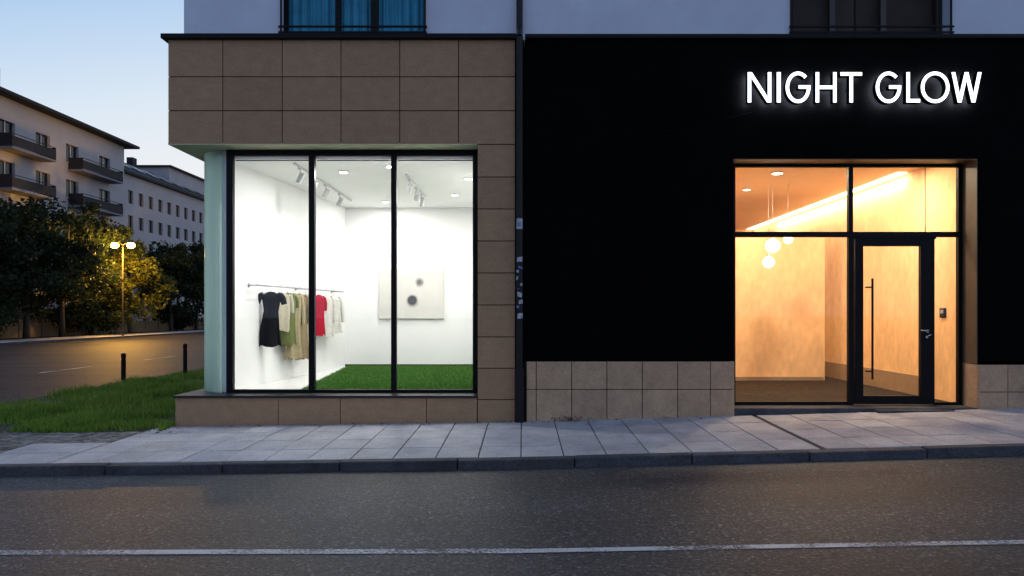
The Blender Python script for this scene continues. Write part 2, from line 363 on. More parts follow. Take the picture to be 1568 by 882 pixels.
xs=[.03]+[round(.03+k*1.2,3) for k in range(1,10)]+[12]
for a,b in zip(xs,xs[1:]):
    for c,d in zip([.0,.873,1.5,2.1,2.7,3.3,3.9,4.5,5.1],[.873,1.5,2.1,2.7,3.3,3.9,4.5,5.1,5.798]):
        if c<.8: continue
        if b<=ex0 or a>=ex1 or c>=ez1: mb.box(a+.001,b-.001,0,.3,c+.001,d-.001)
        else:
            mb.wall(a+.001,b-.001,0,.3,c+.001,d-.001,[(ex0,ex1,-1,ez1)])
mb.box(.03,12,.3,.32,4.05,5.79); mb.box(.03,ex0,.3,.32,.87,4.05); mb.box(ex1,12,.3,.32,.83,4.05)
mb.build('black_cladding_wall',['blackwall'],shop)
M['reveal']=pmat('reveal_lining',(0.085,0.06,0.042),0.5,3,0.15,spec=.3)
mb=MB(); mb.box(ex1-.012,ex1-.002,.0,.40,.825,ez1-.002); mb.box(ex0,ex1-.012,.0,.40,ez1-.012,ez1-.002); mb.build('entrance_reveal',['reveal'],shop)
D=10.95
gx=lambda p:(p-800)/1060*D
gz=lambda p:1.6-(p-480)/1060*D
mb=MB()
mb.box(px(268)-.012,px(731)-.01,-.035,.34,.307,.345,0)
mb.prism([(px(268)-.012,.34),(gx(349),.34),(gx(349),.40),(-5.33,1.2),(px(268)-.012,1.2)],.307,.345,0)
mb.build('window_sill',['sill'],shop,bevel=.005)
mb=MB(); yf0,yf1=.33,.42
z0,z1=.346,4.185
mb.box(gx(347),gx(357),yf0,yf1,z0,z1); mb.box(gx(473),gx(482),yf0,yf1,z0,z1); mb.box(gx(599),gx(607),yf0,yf1,z0,z1); mb.box(gx(724),gx(732),yf0,yf1,z0,z1)
for a,b in ((357,473),(482,599),(607,724)):
    mb.box(gx(a),gx(b),yf0+.002,yf1-.002,z0,z0+.05); mb.box(gx(a),gx(b),yf0+.002,yf1-.002,z1-.085,z1)
    mb.box(gx(a),gx(b),yf1+.02,yf1+.04,4.035,4.05)
mb.build('display_window_frame',['frame'],shop,bevel=.004)
mb=MB()
for a,b in ((357,473),(482,599),(607,724)): mb.poly([(gx(a),.37,z0+.05),(gx(b),.37,z0+.05),(gx(b),.37,z1-.085),(gx(a),.37,z1-.085)])
mb.build('display_window_glass',['glass'],shop)
mb=MB(); pts=[]
for k in range(9):
    t=k/8; a=math.radians(8+74*t)
    pts.append((gx(347)-.56*math.sin(a)/math.sin(math.radians(82))*1.0, .36+.50*(1-math.cos(a))/(1-math.cos(math.radians(82)))))
for p,q in zip(pts,pts[1:]):
    mb.poly([(q[0],q[1],.346),(p[0],p[1],.346),(p[0],p[1],4.184),(q[0],q[1],4.184)])
o=mb.build('corner_frosted_glass',['frost'],shop,smooth=True)
mb=MB(); q=pts[-1]; mb.box(q[0]-.01,q[0]+.03,q[1],q[1]+.05,.346,4.184); mb.build('corner_glass_post',['soffit'],shop)
mb=MB(); mb.box(q[0]-.01,q[0]+.12,q[1]+.06,7.2,.31,4.184); mb.build('side_wall',['render'],shop)
light('corner_light','AREA',(-4.98,.95,2.2),17,(.95,1,.93),shop,shape='RECTANGLE',size=.25,size_y=3.4,rot=(math.radians(90),0,math.radians(25)))
mb=MB()
zf,zc=.36,4.06; yb=5.5
mb.box(-4.9,-.72,.43,yb+.15,zf-.05,zf,1)
mb.box(-4.9,-.72,.425,yb+.15,zc,4.18,0)
mb.box(-4.4,-.72,yb,yb+.15,zf,zc,0)
mb.prism([(-4.80,.43),(-4.72,.43),(-4.12,yb),(-4.25,yb+.1)],zf,zc,0)
mb.box(-.74,-.70,.43,yb,zf,zc,0)
mb.build('display_room_walls',['white','floorw'],shop)
mb=MB(); mb.box(-4.12,-.75,yb-.02,yb-.002,zf+.001,zf+.06); mb.build('skirting',['darkroom'],shop)
turf=empty('artificial_turf_carpet')
mb=MB(); mb.poly([(-3.55,.5,zf+.006),(-.76,.5,zf+.006),(-.76,yb-.03,zf+.006),(-4.05,yb-.03,zf+.006)]); mb.build('turf_base',['turf'],turf)
n=60000; X=rng.uniform(-4.05,-.76,n); Y=rng.uniform(.5,yb-.04,n); k=X>(-3.55-.5*(Y-.5)/5); X=X[k];Y=Y[k]
blades('turf_blades',len(X),X,Y,np.full(len(X),zf+.004),.02,.06,.014,'turf',turf)
def track(x,y0,y1,heads,aim,pw):
    t=empty('track_light'); mb=MB(); mb.box(x-.02,x+.02,y0,y1,zc-.03,zc-.002)
    for y in heads:
        mb.box(x-.03,x+.03,y-.06,y+.06,zc-.055,zc-.03); mb.tube([(x,y,zc-.055),(x,y,zc-.14)],.012,8)
        a=Vector((x,y,zc-.19)); d=Vector(aim).normalized(); mb.tube([a-d*.09,a+d*.09],.045,16); mb.tube([a+d*.09,a+d*.092],.036,16,1)
    mb.build('track',['whitemetal','em_white'],t)
    for y in heads:
        d=Vector(aim).normalized(); o=light('track_spot','SPOT',tuple(Vector((x,y,zc-.19))+d*.11),pw,(1,.97,.93),t,spot_size=math.radians(80),spot_blend=.8,shadow_soft_size=.05)
        o.rotation_euler=d.to_track_quat('-Z','Y').to_euler()
track(-3.72,.7,4.4,(1.0,1.75,2.5,3.5),(-.5,.15,-.85),16)
track(-2.05,1.6,4.0,(2.0,2.8,3.5),(-.25,.8,-.6),16)
def downlight(x,y,z,p,col,em,r=.07):
    e=empty('ceiling_downlight'); mb=MB(); mb.tube([(x,y,z-.001),(x,y,z-.015)],r+.02,24,0); mb.tube([(x,y,z-.015),(x,y,z-.02)],r,24,1); mb.build('fitting',['whitemetal',em],e)
    light('downlight_lamp','AREA',(x,y,z-.03),p,col,e,shape='DISK',size=r*2)
for x,y in ((-3.0,4.6),(-1.4,3.7),(-.98,2.0),(-3.1,1.4),(-2.2,.95)):
    downlight(x,y,zc,44,(1,.98,.95),'em_white')
e=empty('wall_artwork'); mb=MB(); d=yb+10.6; ax=lambda p:(p-800)/1060*d; az=lambda p:1.6-(p-480)/1060*d
mb.box(ax(581),ax(680),yb-.06,yb-.003,az(488),az(412)); mb.build('canvas',['canvas'],e,bevel=.006)
mb=MB()
for cx,cy,r,r2,m in ((643,432,.095,.055,2),(632,460,.135,.105,1)):
    x,zc2=ax(cx),az(cy); mb.tube([(x,yb-.061,zc2),(x,yb-.075,zc2)],r,32,0); mb.tube([(x,yb-.075,zc2),(x,yb-.08,zc2)],r2,32,m)
mb.build('discs',['artring','artblack','artgrey'],e)
e=empty('clothes_rail'); mb=MB(); r0=Vector((-4.48,1.05,2.08)); r1=Vector((-3.98,4.75,2.08))
mb.tube([r0,r1],.014,10)
wallx=lambda y:-4.72+.60*(y-.43)/(yb-.43)
for t in (.02,.5,.98):
    p=r0.lerp(r1,t); mb.tube([p,(wallx(p.y)+.0,p.y,2.08)],.011,8); mb.tube([(wallx(p.y)+.012,p.y,2.08),(wallx(p.y)-.01,p.y,2.08)],.035,12)
mb.build('rail',['grey'],e,smooth=True)
def fabric(n,c): M[n]=pmat(n,c,.9,14,.12,60,.3,.003,spec=.06)
fabric('fab_black',(.009,.0095,.012)); fabric('fab_beige',(.36,.30,.18)); fabric('fab_cream',(.46,.42,.32)); fabric('fab_red',(.36,.012,.03)); fabric('fab_white',(.62,.60,.55)); fabric('fab_olive',(.12,.14,.05)); fabric('fab_tan',(.26,.20,.12))
def garment(name,t,rot,length,prof,mat,sleeve=None,seed=0,folds=5):
    p=r0.lerp(r1,t); top=p.z-.10; R=random.Random(seed); e=empty(name); mb=MB()
    lv=30; rg=44; ph=R.uniform(0,6)
    def interp(v,k):
        for a,b in zip(prof,prof[1:]):
            if a[0]<=v<=b[0]:
                u=(v-a[0])/(b[0]-a[0]); return a[k]+(b[k]-a[k])*u
        return prof[-1][k]
    c,s=math.cos(rot),math.sin(rot)
    def W(x,y,z): return (p.x+c*x-s*y,p.y+s*x+c*y,z)
    for i in range(lv+1):
        v=(i/lv)**1.3; hw=interp(v,1); th=interp(v,2); z=top-v*length
        for j in range(rg):
            a=2*math.pi*j/rg; fo=1+v*.75*math.sin(folds*a+ph+1.2*v)+.25*v*math.sin((folds*2+1)*a-ph)
            x=hw*math.copysign(abs(math.cos(a))**.8,math.cos(a))*(1+.04*v*math.sin(3*a+ph)); y=th*math.sin(a)*fo
            zz=z-(.02*math.sin(4*a+ph)*v); mb.v.append(W(x+.015*math.sin(5*v+ph),y,zz))
    for i in range(lv):
        for j in range(rg):
            j2=(j+1)%rg; mb.f.append((i*rg+j,(i+1)*rg+j,(i+1)*rg+j2,i*rg+j2)); mb.m.append(0)
    if sleeve:
        sl,r=sleeve; sh=max(q[1] for q in prof[:3])
        for sg in (-1,1):
            pts=[(sg*(sh-.06),0,top-.045),(sg*(sh-.01),0,top-.07),(sg*(sh+.03),0,top-.07-sl*.4),(sg*(sh+.05),.01,top-.07-sl)]
            mb.tube([W(*q) for q in pts],[r*.7,r,r*.95,r*.8],14,0,cap=False)
    mb.build('cloth',[mat],e,smooth=True)
    h=MB(); hk=[]
    for k in range(9):
        a=math.radians(-30+k*30); hk.append(W(.022*math.cos(a),0,p.z+.010+.022*math.sin(a)))
    h.tube([W(0,0,top-.01),W(0,0,top+.045)],.004,6,0); h.tube(hk,.004,6,0)
    h.tube([W(-.19,0,top-.06),W(-.1,0,top-.025),W(0,0,top-.0),W(.1,0,top-.025),W(.19,0,top-.06)],.008,6,0)
    h.build('hanger',['grey'],e)
dress=[(0,.05,.02),(.03,.09,.03),(.07,.18,.05),(.15,.155,.055),(.35,.125,.05),(.6,.155,.055),(1,.19,.06)]
coat=[(0,.05,.02),(.03,.09,.03),(.06,.19,.045),(.3,.17,.045),(.7,.18,.05),(1,.20,.055)]
tee=[(0,.06,.02),(.04,.10,.03),(.10,.20,.04),(.4,.19,.04),(1,.20,.045)]
garment('black_dress',.13,.15,.95,dress,'fab_black',(.15,.06),1)
garment('cream_shirt',.235,1.0,.70,tee,'fab_cream',(.3,.045),2)
garment('olive_shirt',.30,1.1,.95,tee,'fab_olive',(.2,.045),4)
garment('beige_coat',.36,1.0,1.22,coat,'fab_beige',(.5,.045),3,7)
garment('tan_coat',.43,1.05,1.25,coat,'fab_tan',(.5,.045),5,6)
garment('cream_coat',.50,1.1,1.15,coat,'fab_cream',(.5,.045),6,7)
garment('red_shirt',.66,1.25,.82,tee,'fab_red',(.25,.045),7)
garment('white_blouse',.76,1.1,.85,tee,'fab_white',(.5,.045),8)
garment('white_shirt',.86,.9,.80,tee,'fab_white',(.5,.045),9)
# ------------------------------------------------------------------ entrance
mb=MB(); y0,y1=.34,.41
zt=gz(250)
zb=.155
mb.box(ex0-.0,gx(1126),y0,y1,zb,zt); mb.box(gx(1467),ex1-.014,y0,y1,zb,zt)
mb.box(gx(1126),gx(1467),y0+.002,y1-.002,gz(256),zt)
mb.box(gx(1126),gx(1467),y0-.01,y1-.004,gz(363),gz(355))
mb.box(gx(1299),gx(1307),y0-.004,y1-.002,zb,gz(363)); mb.box(gx(1299),gx(1306),y0-.004,y1-.002,gz(355),gz(256))
mb.box(gx(1126),gx(1299),y0+.004,y1-.006,zb,zb+.05)
mb.box(gx(1430),gx(1467),y0+.004,y1-.006,zb,zb+.04)
mb.box(gx(1417),gx(1418),y0+.02,y0+.03,gz(355),gz(256))
mb.build('entrance_frame',['frame'],shop,bevel=.003)
door=MB(); y2,y3=.325,.40
door.box(gx(1309),gx(1321),y2,y3,zb+.015,gz(366)); door.box(gx(1409),gx(1430),y2,y3,zb+.015,gz(366))
door.box(gx(1321),gx(1409),y2+.002,y3-.002,gz(377),gz(366)); door.box(gx(1321),gx(1409),y2+.002,y3-.002,zb+.015,gz(606))
door.box(gx(1307),gx(1433),y0-.002,y1-.001,gz(366)+.002,gz(363))
door.build('door',['frame'],shop,bevel=.004)
mb=MB(); x=gx(1331)
mb.tube([(x,.25,gz(580)),(x,.25,gz(427))],.017,12)
for q in (440,568): mb.tube([(x,.25,gz(q)),(x-.07,.33,gz(q))],.012,8)
mb.build('door_pull_handle',['frame'],shop,smooth=False)
mb=MB(); x=gx(1418); mb.tube([(x,.33,gz(507)),(x,.29,gz(507))],.028,16); mb.tube([(x,.285,gz(507)),(x-.05,.28,gz(506)),(x-.12,.28,gz(506))],.010,8); mb.tube([(x,.33,gz(516)),(x,.31,gz(516))],.024,16); mb.tube([(x+.0,.30,gz(514)),(x+.05,.29,gz(512))],.01,8)
mb.build('door_lock_lever',['chrome'],shop,smooth=True)
mb=MB()
for a,b,c,d in ((1126,1299,zb+.05,gz(363)),(1126,1299,gz(355),gz(256)),(1306,1417,gz(355),gz(256)),(1418,1467,gz(355),gz(256)),(1433,1467,zb+.04,gz(363)),(1321,1409,gz(606),gz(377))):
    mb.poly([(gx(a),.375,c),(gx(b),.375,c),(gx(b),.375,d),(gx(a),.375,d)])
mb.build('entrance_glass',['glass'],shop)
mb=MB(); mb.box(ex0+.008,ex1-.008,-.02,.45,-.05,.15); mb.box(gx(1320),gx(1432),-.16,-.022,.0,.135); mb.build('threshold_step',['kerb'],shop,bevel=.006)
zl=4.15; yl=10.4; rx=7.0
mb=MB()
mb.box(2.9,rx+.2,.45,yl+.2,.05,.152,2); mb.box(2.9,rx+.2,.42,yl+.2,zl,zl+.1,1)
mb.box(2.9,3.0,.42,yl,.152,zl,0); mb.box(rx,rx+.2,.42,yl,.152,zl,0); mb.box(3.0,rx,yl,yl+.2,.152,zl,0)
mb.box(3.0,6.55,4.4,4.55,.152,3.35,0)
mb.box(3.0,ex0-.01,.43,.5,.152,zl,0)
mb.build('lobby_walls',['peach','peachceil','darkfloor'],shop)
mb=MB(); mb.box(rx-.03,rx-.002,1.2,yl,.153,.50); mb.box(3.0,6.5,4.34,4.398,.153,.23); mb.build('lobby_skirting',['dado'],shop)
mb=MB(); mb.box(rx-.22,rx-.06,1.9,yl-.1,zl-.02,zl-.002); mb.build('led_light_strip',['em_warm'],shop)
light('led_strip_lamp','AREA',(rx-.14,5.2,zl-.04),80,(1,.80,.55),shop,shape='RECTANGLE',size=.1,size_y=6.4)
wc=(1,.80,.54)
downlight(4.62,1.95,zl,84,wc,'em_warm',.09); downlight(6.1,1.3,zl,64,wc,'em_warm'); downlight(4.6,3.6,zl,50,wc,'em_warm'); downlight(4.6,7,zl,70,wc,'em_warm')
def pendant(x,y,z,r):
    e=empty('pendant_lamp'); mb=MB(); mb.sphere((x,y,z),r,0); mb.tube([(x,y,z+r),(x,y,z+r+.05)],.02,10,1); mb.tube([(x,y,z+r+.05),(x,y,zl)],.003,6,2); mb.build('globe',['em_globe','whitemetal','whitemetal'],e,smooth=True)
pendant(4.88,2.9,2.92,.135); pendant(4.80,2.9,2.60,.11); pendant(5.22,3.0,3.06,.09)
e=empty('intercom_panel'); mb=MB(); yi=7.0*1060/645-10.6; zi=1.6
mb.box(rx-.03,rx-.002,yi-.07,yi+.07,zi-.07,zi+.09,0); mb.box(rx-.034,rx-.03,yi-.04,yi+.04,zi+.0,zi+.06,1); mb.build('panel',['frame','grey'],e,bevel=.003)
# ------------------------------------------------------------------ upper storeys
yw=.30
mb=MB()
o1=(-3.81,-1.52,5.87,8.2); o2=(4.21,6.75,5.87,8.2)
mb.wall(-5.33,12,yw,yw+.35,5.80,14,[o1,o2,(o1[0],o1[1],9.2,11.4),(o2[0],o2[1],9.2,11.4)])
mb.box(-5.33,-5.0,yw+.35,12,5.80,14)
mb.box(-5.33,12,11.7,12,0,14); mb.box(11.7,12,.35,11.7,0,14)
mb.box(-5.4,12.1,yw-.1,12.1,14,14.2)
mb.build('upper_wall',['render'],shop)
mb=MB(); mb.box(-4.99,11.69,.66,11.6,5.75,5.80); mb.box(-5.2,0,7.2,7.4,-.2,5.8); mb.box(o1[0]-.2,o1[1]+.2,2.0,2.05,5.8,12); mb.box(o2[0]-.2,o2[1]+.2,2.0,2.05,5.8,12); mb.build('upper_interior',['darkroom'],shop)
mb=MB()
def curtain(x0,x1,y,z0,z1,n=160,mat=0):
    w=lambda x:y+.03*math.sin(x*38)+.015*math.sin(x*91+1)
    for k in range(n):
        a=x0+(x1-x0)*k/n; b=x0+(x1-x0)*(k+1)/n
        mb.poly([(a,w(a),z0),(b,w(b),z0),(b,w(b),z1),(a,w(a),z1)],mat)
curtain(o1[0],o1[1],.56,5.85,8.2); curtain(o1[0],o1[1],.56,9.2,11.4)
mb.build('curtain',['curtain'],shop,smooth=True)
mb=MB()
for z0,z1 in ((5.87,8.2),(9.2,11.4)):
    for xx,hw in ((o1[0]+.03,.03),(-2.93,.03),(-2.36,.06),(o1[1]-.015,.015)): mb.box(xx-hw,xx+hw,.44,.50,z0,z1)
    mb.box(o1[0]+.061,o1[1]-.032,.442,.498,z0,z0+.05)
mb.build('upper_window_frame',['frame'],shop)
mb=MB()
for z0,z1 in ((5.87,8.2),(9.2,11.4)):
    for xx in (o2[0]+.05,4.98,5.80,o2[1]-.05): mb.box(xx-.045,xx+.045,.52,.60,z0,z1)
    mb.poly([(o2[0],.66,z0),(o2[1],.66,z0),(o2[1],.66,z1),(o2[0],.66,z1)],1)
mb.build('upper_window_frame_brown',['brownframe','brownblind'],shop)
mb=MB()
for (a,b) in (o1[:2],o2[:2]):
    for z in (6.0,6.09,6.9): mb.box(a-.02,b+.02,yw-.05,yw-.02,z,z+.026)
    for x in (a+.02,b-.02,(a+b)/2-.26): mb.box(x-.012,x+.012,yw-.045,yw-.025,5.86,6.92)
mb.box(6.55,6.57,yw-.045,yw-.025,5.86,6.92); mb.build('balcony_railing',['frame'],shop)
e=empty('drainpipe'); mb=MB(); x=-.045
mb.tube([(x,-.075,.75),(x,-.075,5.80)],.055,18); mb.tube([(x,-.075,5.80),(x,.12,5.95),(x,.22,6.05)],.05,16); mb.tube([(x,.22,6.0),(x,.22,14)],.05,16)
mb.tube([(x,-.08,-.08),(x,-.08,.75)],.068,18)
for z in (.75,2.0,3.2,4.4,5.5): mb.tube([(x,-.075,z-.02),(x,-.075,z+.02)],.062,18)
mb.build('pipe',['pipe'],e,smooth=False)
mb=MB(); r=.0575
def stick(z0,z1,a0,a1,mat,sk=0):
    n=5
    for k in range(n):
        a=math.radians(a0+(a1-a0)*k/n); b=math.radians(a0+(a1-a0)*(k+1)/n); s1=sk*k/n; s2=sk*(k+1)/n
        mb.poly([(x+r*math.sin(a),-.075-r*math.cos(a),z0+s1),(x+r*math.sin(b),-.075-r*math.cos(b),z0+s2),(x+r*math.sin(b),-.075-r*math.cos(b),z1+s2),(x+r*math.sin(a),-.075-r*math.cos(a),z1+s1)],mat)
stick(2.88,3.04,-50,55,0); stick(2.92,2.98,-30,20,1); r=.058
for a,b,c,d,m,s in ((2.38,2.45,-40,50,0,.01),(2.29,2.32,-20,60,1,-.02),(2.22,2.26,-50,-10,0,0),(2.10,2.15,-60,-20,0,.02),(2.02,2.06,10,50,0,0),(1.97,2.0,-40,0,1,0),(1.86,1.93,-35,40,0,-.02),(1.74,1.80,-10,55,0,.015),(1.68,1.72,-50,-5,1,0),(1.52,1.60,-30,55,0,.01)): stick(a,b,c,d,m,s)
mb.build('stickers',['sticker','stickerb'],e)
mb=MB(); mb.box(-.105,.028,.005,.31,-.2,5.79); mb.build('corner_trim',['blackwall'],shop)
mb=MB(); pts=[]
for k in range(20):
    t=k/19; pts.append((1.6+t*1.9,-.008,4.35+.32*t*t+.02*math.sin(t*9)))
mb.tube(pts,.003,6); M['cable']=pmat('cable_black',(.008,.008,.010),.6,spec=.1); mb.build('sign_cable',['cable'])
# ------------------------------------------------------------------ sign
sign=empty('illuminated_letter_sign'); mb=MB(); F0,B0=-.17,-.07; H=.455; zb0=pz(162); sw=.052
def ext(poly):
    n=len(poly); i=len(mb.v); mb.v+=[(p[0],F0,p[1]) for p in poly]+[(p[0],B0,p[1]) for p in poly]
    mb.f.append(tuple(i+k for k in range(n)));mb.m.append(0); mb.f.append(tuple(i+n+n-1-k for k in range(n)));mb.m.append(2)
    for k in range(n):
        k2=(k+1)%n; mb.f.append((i+k,i+n+k,i+n+k2,i+k2)); mb.m.append(1)
def rect(x0,x1,z0,z1): ext([(x0,z0),(x1,z0),(x1,z1),(x0,z1)])
def strip(pts,w,closed=False):
    n=len(pts); L_=[];R_=[]
    for k in range(n):
        p=Vector(pts[k])
        if closed: a=Vector(pts[k-1]); b=Vector(pts[(k+1)%n])
        else: a=Vector(pts[max(k-1,0)]); b=Vector(pts[min(k+1,n-1)])
        d1=(p-a).normalized() if (p-a).length>0 else (b-p).normalized(); d2=(b-p).normalized() if (b-p).length>0 else d1
        t=(d1+d2).normalized(); nn=Vector((-t.y,t.x)); sc=1/max(.4,nn.dot(Vector((-d1.y,d1.x))))
        L_.append(p+nn*w/2*sc); R_.append(p-nn*w/2*sc)
    m=n if closed else n-1; i=len(mb.v)
    for k in range(n):
        for q in (L_[k],R_[k]): mb.v.append((q.x,F0,q.y)); mb.v.append((q.x,B0,q.y))
    g=lambda k,s:i+(k%n)*4+s
    for k in range(m):
        mb.f.append((g(k,0),g(k,2),g(k+1,2),g(k+1,0)));mb.m.append(0); mb.f.append((g(k,1),g(k+1,1),g(k+1,3),g(k,3)));mb.m.append(2)
        mb.f.append((g(k,0),g(k+1,0),g(k+1,1),g(k,1)));mb.m.append(1); mb.f.append((g(k,2),g(k,3),g(k+1,3),g(k+1,2)));mb.m.append(1)
    if not closed:
        mb.f.append((g(0,0),g(0,1),g(0,3),g(0,2)));mb.m.append(1); mb.f.append((g(n-1,0),g(n-1,2),g(n-1,3),g(n-1,1)));mb.m.append(1)
K=10.43/10.6
lx=lambda p:(p-800)/100*K
def letN(a,b):
    x,W=lx(a),lx(b)-lx(a); s=sw; d=s*1.2; u=H*s/(W-d)
    ext([(x+q[0],zb0+q[1]) for q in [(0,0),(s,0),(s,H-u),(W-d,0),(W,0),(W,H),(W-s,H),(W-s,u),(d,H),(0,H)]])
def letG(a,b):
    x0,x1=lx(a)+sw/2,lx(b)-sw/2; cx=(x0+x1)/2; rx_=(x1-x0)/2; cz=zb0+H/2; rz=(H+.02-sw)/2; pts=[]
    for k in range(29):
        an=math.radians(45+(353-45)*k/28); pts.append((cx+rx_*math.cos(an),cz+rz*math.sin(an)))
    pts.append((cx+rx_,cz+.005)); pts.append((cx+.05*rx_,cz+.005)); strip(pts,sw)
letN(1145,1181); rect(lx(1189.5),lx(1195.5),zb0,zb0+H); letG(1203,1241)
a,b=lx(1249),lx(1281); rect(a,a+sw,zb0,zb0+H); rect(b-sw,b,zb0,zb0+H); rect(a+sw+.0005,b-sw-.0005,zb0+H/2-sw/2,zb0+H/2+sw/2)
a,b=lx(1287),lx(1320); rect(a,b,zb0+H-sw,zb0+H); rect((a+b)/2-sw/2,(a+b)/2+sw/2,zb0,zb0+H-sw-.0005)
letG(1341,1380)
a,b=lx(1388),lx(1409); ext([(a,zb0),(b,zb0),(b,zb0+sw),(a+sw,zb0+sw),(a+sw,zb0+H),(a,zb0+H)])
x0,x1=lx(1410)+sw/2,lx(1454)-sw/2; cx=(x0+x1)/2; strip([(cx+(x1-x0)/2*math.cos(t*math.pi/20),zb0+H/2+(H+.02-sw)/2*math.sin(t*math.pi/20)) for t in range(40)],sw,True)
x,W=lx(1457),lx(1503)-lx(1457); t=sw*1.08; b1=.27*W; b2=.73*W
s_=(.5*W-1.5*t)/(.5*W-.5*t); kk=H*(1-s_); kx=t+(b1-t/2)*s_; m_=H*(1-(t/2)/(.5*W-b1))
ext([(x+q[0],zb0+q[1]) for q in [(0,H),(b1-t/2,0),(b1+t/2,0),(.5*W,m_),(b2-t/2,0),(b2+t/2,0),(W,H),(W-t,H),(W-kx,kk),(.5*W+t/2,H),(.5*W-t/2,H),(kx,kk),(t,H)]])
mb.build('letters',['em_sign','frame','em_back'],sign)
mb=MB()
for p in (1150,1192,1220,1252,1303,1360,1391,1432,1480): mb.tube([(lx(p),B0+.002,zb0+H*.5),(lx(p),-.001,zb0+H*.5)],.008,6)
mb.build('standoffs',['frame'],sign)
# ------------------------------------------------------------------ fallen leaves
n=160
cx=np.concatenate([rng.normal(.70,.14,60),rng.uniform(-5,3,70),rng.normal(-5.4,.2,30)]); cy=np.concatenate([-.07-np.abs(rng.normal(0,.09,60)),-.05-np.abs(rng.normal(0,.12,70)),-.2-np.abs(rng.normal(0,.2,30))])
Vs=np.zeros((n,4,3))
for i in range(n):
    a=rng.uniform(0,6.28); s=rng.uniform(.015,.04); z=gp(cx[i],cy[i])+.006+ (rng.uniform(0,.06) if i<60 else 0)
    for k in range(4):
        b=a+k*math.pi/2; rr=s*(1.0 if k%2==0 else .5); Vs[i,k]=(cx[i]+rr*math.cos(b),min(cy[i]+rr*math.sin(b),-.04),z+rng.uniform(-.003,.012))
fastmesh('fallen_leaves',Vs.reshape(-1,3),np.arange(4*n).reshape(-1,4),['dryleaf'])
# ------------------------------------------------------------------ far side of side road
mb=MB(); mb.box(-31,-30.8,-10,150,-.4,-.14); mb.build('kerb_far',['kerb'])
mb=MB(); mb.box(-34.2,-31.003,-10,150,-.4,-.15); mb.build('pavement',['slab'])
mb=MB(); mb.poly([(-60,-10,-.16),(-34.2,-10,-.16),(-34.2,150,-.16),(-60,150,-.16)]); mb.build('grass_verge',['leaf'])
def facadeM(X): return Matrix.Translation((X,0,0))@Matrix.Rotation(math.radians(90),4,'Z')
A=empty('apartment_building'); MX=facadeM(-42)
yc=[33.2,37.4,41.6,45.8,50.05,54.0,59.0]; tops=[17.3,14.0,10.7,7.4,4.1]
ops=[]
for c in yc:
    for t in tops: ops.append((c-.9,c+.9,t-1.7,t))
mb=MB(); mb.wall(25,62.4,0,.4,-.3,19.2,ops,0); mb.box(25,62.4,.4,14,-.3,19.2,0)
mb.box(25,62.4,-.06,-.003,-.3,2.0,1)
mb.build('walls',['farwall','ochre'],A,mtx=MX)
mb=MB()
for k,(a,b,c,d) in enumerate(ops):
    mb.poly([(a,.25,c),(b,.25,c),(b,.25,d),(a,.25,d)],2 if k%5==4 and k>10 else 0)
    mb.box(a,b,.18,.24,c,c+.08,1); mb.box((a+b)/2-.05,(a+b)/2+.05,.18,.24,c+.08,d,1); mb.box(a,b,-.08,-.002,c-.1,c-.02,1)
mb.build('windows',['darkglass','grey','win_dim'],A,mtx=MX)
mb=MB()
mb.hexa([(24.5,-1.1,19.15),(63.4,-1.1,19.15),(63.4,14,19.15),(24.5,14,19.15),(24.5,-1.1,19.4),(63.4,-1.1,19.4),(61,7,20.6),(24.5,7,20.6)],0)
for c in (38,46,56): mb.box(c,c+.8,2.2,2.9,19.4,20.5,0)
mb.tube([(47,1.5,19.4),(47,1.5,22.0)],.03,6)
mb.build('roof',['roof'],A,mtx=MX)
mb=MB()
for (a,b) in ((31,36),(44.5,49.7),(53.4,59.8)):
    for t in tops[:4]:
        zf_=t-2.35; mb.box(a,b,-1.4,-.003,zf_-.18,zf_,0)
        mb.box(a,b,-1.4,-1.36,zf_+1.0,zf_+1.06,1); mb.box(a,b,-1.39,-1.37,zf_+.08,zf_+.85,1)
        for q in (a,b-.05): mb.box(q,q+.05,-1.36,-.003,zf_,zf_+1.06,1)
mb.build('balconies',['farwall2','roof'],A,mtx=MX)
Bd=empty('townhouse_building'); MX=facadeM(-42.4)
ops=[]
for k in range(17):
    c=64.3+k*2.05
    for t in (14.9,12.2,9.5,6.8,4.0): ops.append((c-.5,c+.5,t-1.45,t))
mb=MB(); mb.wall(62.42,100,0,.4,-.3,16.6,ops,0); mb.box(62.42,100,.4,12,-.3,16.6,0); mb.build('walls',['farwall'],Bd,mtx=MX)
mb=MB()
for a,b,c,d in ops: mb.poly([(a,.2,c),(b,.2,c),(b,.2,d),(a,.2,d)],0); mb.box(a,b,.14,.19,c,c+.06,1)
mb.build('windows',['darkglass','grey'],Bd,mtx=MX)
mb=MB(); mb.hexa([(62.42,-.5,16.55),(100,-.5,16.55),(100,12,16.55),(62.42,12,16.55),(62.42,-.5,16.8),(100,-.5,16.8),(100,4,19.2),(62.42,4,19.2)],0)
mb.box(70,70.9,3,3.7,18.2,19.8,0)
for c in (64.5,67.5,70.5,73.5,76.5,79.5,82.5):
    mb.hexa([(c,.9,17.62),(c+1.6,.9,17.62),(c+1.6,2.4,18.42),(c,2.4,18.42),(c,.85,17.72),(c+1.6,.85,17.72),(c+1.6,2.35,18.52),(c,2.35,18.52)],1)
mb.box(76,88,1.8,6,18.0,19.9,2)
mb.box(75.6,88.4,1.4,6.2,19.9,20.1,0)
mb.build('roof',['roof','grey','farwall'],Bd,mtx=MX)
mb=MB()
mb.box(-36.6,-36.4,25,120,-.2,.9)
for k in range(40): mb.box(-36.65,-36.35,25+k*2.4,25.3+k*2.4,-.2,1.15)
mb.build('garden_wall',['ochre'])
